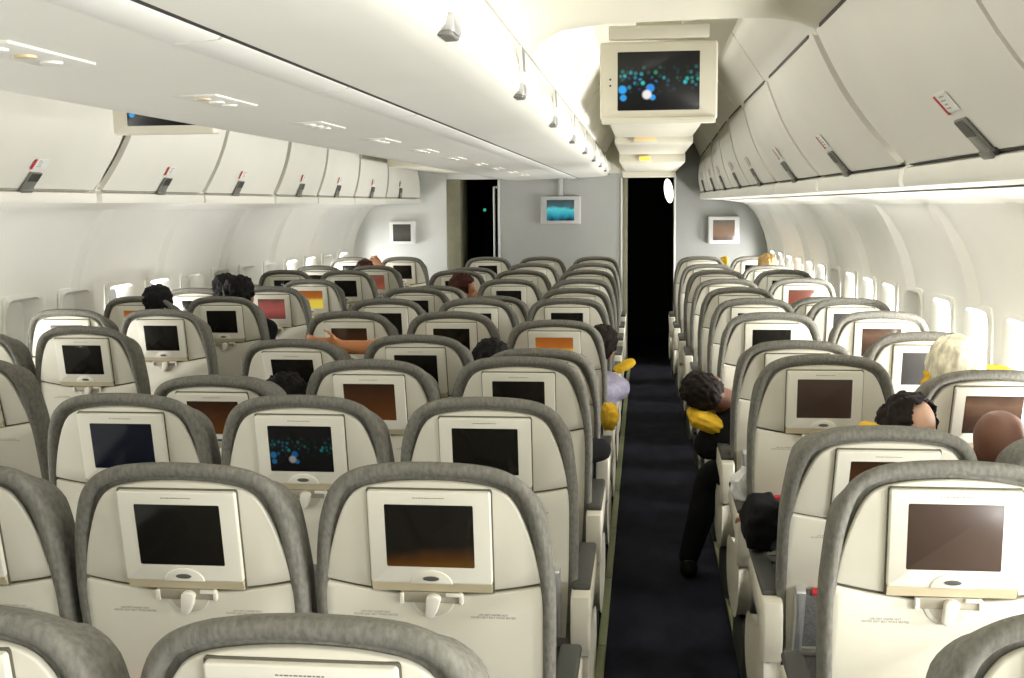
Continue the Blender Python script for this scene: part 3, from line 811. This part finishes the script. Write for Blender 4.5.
def person(label, c, k, head, hair='dark', skin='tan', shirt='grey', tilt=0, turn=0, nod=0, style='full', armL=None, armR=None, handL=True, handR=True, legout=None, lean=None):
    sx, sy = colX(c,k), rowY(c,k)
    head = Vector(head)
    R = (Matrix.Rotation(turn,3,'Z') @ Matrix.Rotation(tilt,3,'Y') @ Matrix.Rotation(nod,3,'X'))
    hip = Vector((sx, sy+.34, .52))
    neck = head - R @ Vector((0,.015,.135))
    sh_c = neck - Vector((0,0,.055))
    r = thing('person', label, 'person', (sx, sy+.34, 0))
    off = Vector((sx, sy+.34, 0))
    ax = (sh_c-hip)
    mid = hip + ax*.5 + Vector((0,-.02,0))
    # body: one continuous skin surface
    bm = bmesh.new()
    ell(bm, head + R@Vector((0,-.012,.022)), (.074,.090,.088), 3, R)
    ell(bm, head + R@Vector((0,.030,-.045)), (.056,.058,.070), 3, R)
    ell(bm, head + R@Vector((0,.048,-.085)), (.034,.036,.030), 3, R)
    ell(bm, head + R@Vector((0,.093,-.025)), (.013,.020,.022), 2, R)
    for e in (-1,1):
        ell(bm, head + R@Vector((e*.076,.0,-.012)), (.010,.019,.031), 2, R)
        ell(bm, head + R@Vector((e*.030,.070,.012)), (.020,.014,.010), 2, R)
    ell(bm, head + R@Vector((0,.076,-.062)), (.025,.016,.010), 2, R)
    limb(bm, [head + R@Vector((0,-.015,-.05)), neck, sh_c], [.058,.054,.062])
    lat = Vector((1,0,0)) - ax.normalized()*ax.normalized().x; lat.normalize()
    def torso(b, g):
        limb(b, [hip, mid, hip+ax*.8], [.125+g,.115+g,.115+g])
        for e in (-1,1):
            limb(b, [hip + lat*e*.075, mid + lat*e*.075, sh_c + lat*e*.10 - ax*.10], [.105+g,.09+g,.085+g])
            limb(b, [sh_c + lat*e*.03 , sh_c + lat*e*.165 - ax.normalized()*.035], [.060+g,.058+g])
    def leg(b, e, g, feet=True):
        h0 = hip + Vector((e*.09,.02,-.02))
        if legout and e == legout[0]: kn, an = Vector(legout[1]), Vector(legout[2])
        else: kn, an = Vector((sx+e*.10, sy+.74, .47)), Vector((sx+e*.10, sy+.70, .09))
        limb(b, [h0, (h0+kn)/2+Vector((0,0,.01)), kn, kn*.55+an*.45+Vector((0,-.01,0)), an], [.088+g,.075+g,.058+g,.052+g,.038+g])
        return an
    sleeves = []
    def arm(e, spec, b, g, upto=1.0, withhand=True):
        s0 = sh_c + lat*e*.165 - ax.normalized()*.035
        if spec: el, wr = Vector(spec[0]), Vector(spec[1])
        else: el, wr = Vector((sx+e*.19, sy+.36, .70)), Vector((sx+e*.14, sy+.58, .60))
        if upto < 1: 
            limb(b, [s0, (s0+el)/2, el*upto + s0*(1-upto)], [.056+g,.048+g,.044+g])
        else:
            limb(b, [s0, (s0+el)/2, el, (el+wr)/2, wr], [.052+g,.045+g,.037+g,.034+g,.026+g])
            if withhand: hand(b, wr, wr-el, Vector((-e,0,.2)))
    torso(bm, 0)
    for e, spec, hd in ((-1,armL,handL),(1,armR,handR)): arm(e, spec, bm, 0, 1, hd)
    for e in (-1,1):
        an = leg(bm, e, 0); limb(bm, [an+Vector((0,-.02,-.03)), an+Vector((0,.08,-.055)), an+Vector((0,.16,-.062))], [.036,.034,.026])
    bmesh.ops.translate(bm, verts=bm.verts, vec=-off)
    link('body', remeshed(bm, 'body', M['skin_'+skin], .0105, 3), r)
    # clothes
    bm = bmesh.new(); torso(bm, .012)
    longs = shirt in ('black','lav','navy')
    for e, spec in ((-1,armL),(1,armR)): arm(e, spec, bm, .009, 1 if longs else .75, False)
    bmesh.ops.translate(bm, verts=bm.verts, vec=-off)
    link('shirt', remeshed(bm, 'shirt', M['cloth_'+shirt], .014, 4), r)
    bm = bmesh.new(); ell(bm, hip, (.165,.14,.12), 3)
    for e in (-1,1): leg(bm, e, .012)
    bmesh.ops.translate(bm, verts=bm.verts, vec=-off)
    link('trousers', remeshed(bm, 'trousers', M['cloth_black' if legout else 'cloth_navy'], .015, 4), r)
    for e in (-1,1):
        an = Vector(legout[2]) if legout and e == legout[0] else Vector((sx+e*.10, sy+.70, .09))
        bm = bmesh.new(); limb(bm, [an+Vector((0,-.03,-.045)), an+Vector((0,.07,-.052)), an+Vector((0,.17,-.058))], [.043,.044,.034]); 
        bmesh.ops.translate(bm, verts=bm.verts, vec=-off); link('shoe', remeshed(bm, 'shoe', M['cloth_black'], .012, 3), r)
    # eyes
    bm = bmesh.new()
    for e in (-1,1): ell(bm, head + R@Vector((e*.030,.081,.006)), (.010,.008,.007), 2, R)
    bmesh.ops.translate(bm, verts=bm.verts, vec=-off); link('eyes', finish(bm, 'eyes', M['white']), r)
    # hair
    if style != 'none':
        bm = bmesh.new(); g = bmesh.ops.create_icosphere(bm, subdivisions=5, radius=1)
        kill = []
        for v in bm.verts:
            p = Vector((v.co.x*.083, v.co.y*.100-.014, v.co.z*.098+.022))
            q = v.co
            nz = noise.noise(q*3.5)*.010 + noise.noise(q*11)*.006
            face = (q.y > .35 and q.z < .52) or (q.y > -.1 and q.z < -.25) or q.z < (-.72 if style == 'full' else -.62)
            if style == 'fringe': face = face or (q.z > .10 - .1*q.y) or q.y > .45
            if style == 'patch': face = face or q.dot(Vector((.50,-.72,.36)).normalized()) > .66 + noise.noise(q*5)*.08
            if face: kill.append(v)
            if style == 'fluffy': nz *= 1.5; nz += .008
            if hair == 'white': nz *= .5
            v.co = head + R @ (p*(1+ (nz/.09))*(1.16 if hair == 'white' else 1.0))
        bmesh.ops.delete(bm, geom=kill, context='VERTS')
        fs = list(bm.faces)
        bmesh.ops.solidify(bm, geom=fs, thickness=.006)
        bmesh.ops.translate(bm, verts=bm.verts, vec=-off)
        link('hair', finish(bm, 'hair', M['hair_'+hair], ang=80), r)
    return r

person('balding person with dark fringe slumped right, between the right block seats', 'R1',1,(.705,3.22,1.03),'dark','fair','black', tilt=.35, turn=.1, style='patch', armL=((.47,3.45,.72),(.38,3.62,.68)))
person('white-haired person seen from behind above the right window seat', 'R2',2,(1.045,4.02,1.08),'white','fair','tee')
person('shaven brown-skinned person at the right edge of the picture', 'R2',1,(.985,3.26,.985),'black','brown','grey', tilt=-.3, style='none')
person('dark-haired passenger at the left window, head just above white seat', 'L2',5,(-2.775,6.35,1.11),'black','olive','grey')
person('dark-haired passenger by left window, nearer of two dark heads', 'L2',6,(-2.66,7.12,1.13),'black','olive','navy', tilt=.1)
person('passenger with full black hair in left aisle seat beside another head', 'L1',5,(-2.445,6.78,1.125),'black','tan','black', style='fluffy', armR=((-2.25,6.62,.72),(-2.28,6.80,.62)))
person('black-haired passenger leaning left between two centre block seats', 'C3',3,(-.63,4.86,.985),'black','tan','navy', tilt=-.5)
person('passenger stretching a bare forearm behind the neighbouring centre seat', 'C2',3,(-.86,4.98,.89),'dark','orange','rust', armL=((-1.12,4.97,1.035),(-1.33,4.93,1.055)))
person('dark-haired passenger low in the left centre seat beside yellow pillow', 'C1',2,(-1.33,4.18,.915),'black','brown','navy', tilt=-.3, style='fluffy')
person('brown-haired passenger turning in a far left centre seat', 'C1',7,(-1.275,8.10,1.075),'red','orange','rust', tilt=.4, turn=-1.2)
person('passenger with raised hand in a far left aisle seat', 'L1',9,(-2.44,9.95,1.085),'red','tan','grey', armR=((-2.24,10.22,.96),(-2.36,10.26,1.10)))
person('passenger in lavender top leaning into aisle from the centre block', 'C3',4,(-.235,6.12,.915),'dark','tan','lav', tilt=.4, armR=((-.20,5.86,.70),(-.22,6.05,.66)))
person('passenger with dark sleeve resting on centre aisle armrest', 'C3',2,(-.42,4.20,.98),'black','tan','black', armR=((-.165,4.30,.74),(-.17,4.52,.69)))
person('dark-haired passenger lying toward right aisle on yellow pillow, leg out', 'R1',3,(.27,5.02,.845),'dark','brown','black', tilt=-1.15, turn=.2, legout=(-1,(.30,5.10,.45),(.205,5.10,.09)), armL=((.33,5.05,.68),(.32,5.25,.62)))
person('blond passenger at the far right window near the bulkhead', 'R2',9,(1.05,10.02,1.125),'blond','brown','grey', tilt=-.3)

# ------------------------------------------------------------------ loose things
def pillow(loc, dims, rot, label, m='yellow'):
    bm = bmesh.new(); g = bmesh.ops.create_icosphere(bm, subdivisions=4, radius=1)
    for v in bm.verts:
        x,y,z = v.co
        sx = math.copysign(abs(x)**.55, x); sy = math.copysign(abs(y)**.55, y)
        nz = noise.noise(Vector((x,y,z))*2.6+Vector(loc))*.12
        v.co = Vector((sx*dims[0]*(1+nz), sy*dims[1]*(1+nz), z*dims[2]*(1+nz*2)))
    o = link('pillow' if m == 'yellow' else 'jacket', finish(bm, 'pillow', M[m], ang=80), loc=loc, rot=rot); tag(o, label, 'pillow' if m == 'yellow' else 'jacket')
pillow((.27,4.97,.735), (.085,.09,.036), (.2,.35,.2), 'yellow pillow under dark head in the right aisle')
pillow((-.10,6.02,.822), (.060,.035,.018), (.3,-.45,.3), 'small yellow pillow poking into the aisle beside lavender top')
pillow((-.148,4.98,.745), (.032,.06,.055), (.2,.1,.3), 'yellow cushion wedged on a centre block aisle armrest')
pillow((-1.19,4.17,.985), (.045,.05,.06), (.1,.5,.2), 'yellow pillow against a rust-tinted screen in the centre block')
pillow((.62,3.16,1.035), (.05,.04,.030), (.1,.4,.1), 'yellow pillow tucked beside the balding head')
pillow((1.09,3.99,1.065), (.16,.035,.055), (0,0,.0), 'yellow pillow along the white-haired head at right window seat')
pillow((.735,10.85,1.13), (.035,.04,.045), (0,.2,0), 'tiny yellow pillow far down the right block')
o = pillow((.345,3.36,.735), (.055,.085,.075), (.2,.1,.1), 'black jacket bundled over a right block aisle armrest', 'cloth_black')
# crumpled paper on the right block armrest
bm = bmesh.new(); bmesh.ops.create_icosphere(bm, subdivisions=3, radius=.055)
for v in bm.verts:
    nz = noise.noise(v.co*34)*.020; v.co = Vector((v.co.x*.8, v.co.y*.7, v.co.z*1.15)) + v.co.normalized()*nz
o = link('crumpled_napkin', finish(bm, 'crumpled_napkin', M['paper'], smooth=False), loc=(.345,3.93,.705)); tag(o, 'crumpled white paper napkin on a right block aisle armrest', 'napkin')

# ------------------------------------------------------------------ lights
def area(name, loc, sx, sy, power, rot=(0,0,0), col=(1,.975,.895), spread=PI):
    l = bpy.data.lights.new(name, 'AREA'); l.shape = 'RECTANGLE'; l.size = sx; l.size_y = sy; l.energy = power; l.color = col; l.spread = spread
    o = bpy.data.objects.new(name, l); COL.objects.link(o); o.location = loc; o.rotation_euler = rot
    return o
SUNNY = {1: 1.0, -1: .45}
SHUT_L = {2,3,4,5,9,10,14,15,19,20}
SHUT_R = {8,9,15,19}
for s, i, x, y, e in WLIGHTS:
    shut = (i in SHUT_R) if s > 0 else (i in SHUT_L)
    if shut:
        link('window_shade', SHD['shut'], e); continue
    if s < 0 and i % 3 == 0: link('window_shade', SHD['half'], e)
    area('daylight', (x + s*.13, y, 1.01), .34, .26, 36*SUNNY[s], (0, (PI/2+.2)*s, 0), (1,.99,.97))
# aisle cove lamps and general cabin lamps (mounted on the ceilings)
for s in (1,-1):
    area('aisle_lamp', (side(.08,s), 1.0, 2.25), .25, 5.4, 7.5 if s > 0 else 8, (0,0,0))
    area('cove_lamp', (side(-.22,s), 5.4, 2.44), .10, 2.2, 1.0, (0,0,0))
    area('cove_lamp', (side(.38,s), 5.4, 2.44), .10, 2.2, 1.0, (0,0,0))
    area('cove_lamp', (side(.06,s), 7.3, 2.10), .3, 1.0, 1.3, (0,0,0))
    area('cove_lamp', (side(.06,s), 8.8, 2.05), .3, 1.0, 1.3, (0,0,0))
    area('bin_wash', (side(1.16,s), 4.5, 1.66), .05, 9.0, 20 if s > 0 else 7, (0, math.radians(20)*s, 0))
w = bpy.data.worlds.new('World'); scene.world = w; w.use_nodes = True
w.node_tree.nodes['Background'].inputs[0].default_value = (1,.97,.90,1); w.node_tree.nodes['Background'].inputs[1].default_value = .48

# ------------------------------------------------------------------ camera
f_px, yaw, pit, roll = 1153.77, .1146, .1148, -.0085
cy_, sy_, cp, sp = math.cos(yaw), math.sin(yaw), math.cos(pit), math.sin(pit)
fw = Vector((-sy_*cp, cy_*cp, -sp)); r0 = Vector((cy_, sy_, 0)); u0 = r0.cross(fw)
r = r0*math.cos(roll) + u0*math.sin(roll); u = -r0*math.sin(roll) + u0*math.cos(roll)
cd = bpy.data.cameras.new('Camera'); cam = bpy.data.objects.new('Camera', cd); COL.objects.link(cam)
mtx = Matrix((r, u, -fw)).transposed().to_4x4(); mtx.translation = Vector((0,0,1.66)); cam.matrix_world = mtx
cd.sensor_width = 36; cd.lens = f_px*36/1024; cd.clip_start = .05; cd.clip_end = 100
scene.camera = cam
scene.view_settings.view_transform = 'Standard'; scene.view_settings.look = 'None'; scene.view_settings.exposure = -.13
scene.cycles.use_denoising = True; scene.cycles.max_bounces = 8; scene.cycles.diffuse_bounces = 5; scene.cycles.transparent_max_bounces = 8
scene.cycles.sample_clamp_indirect = 6; scene.cycles.caustics_reflective = False; scene.cycles.caustics_refractive = False
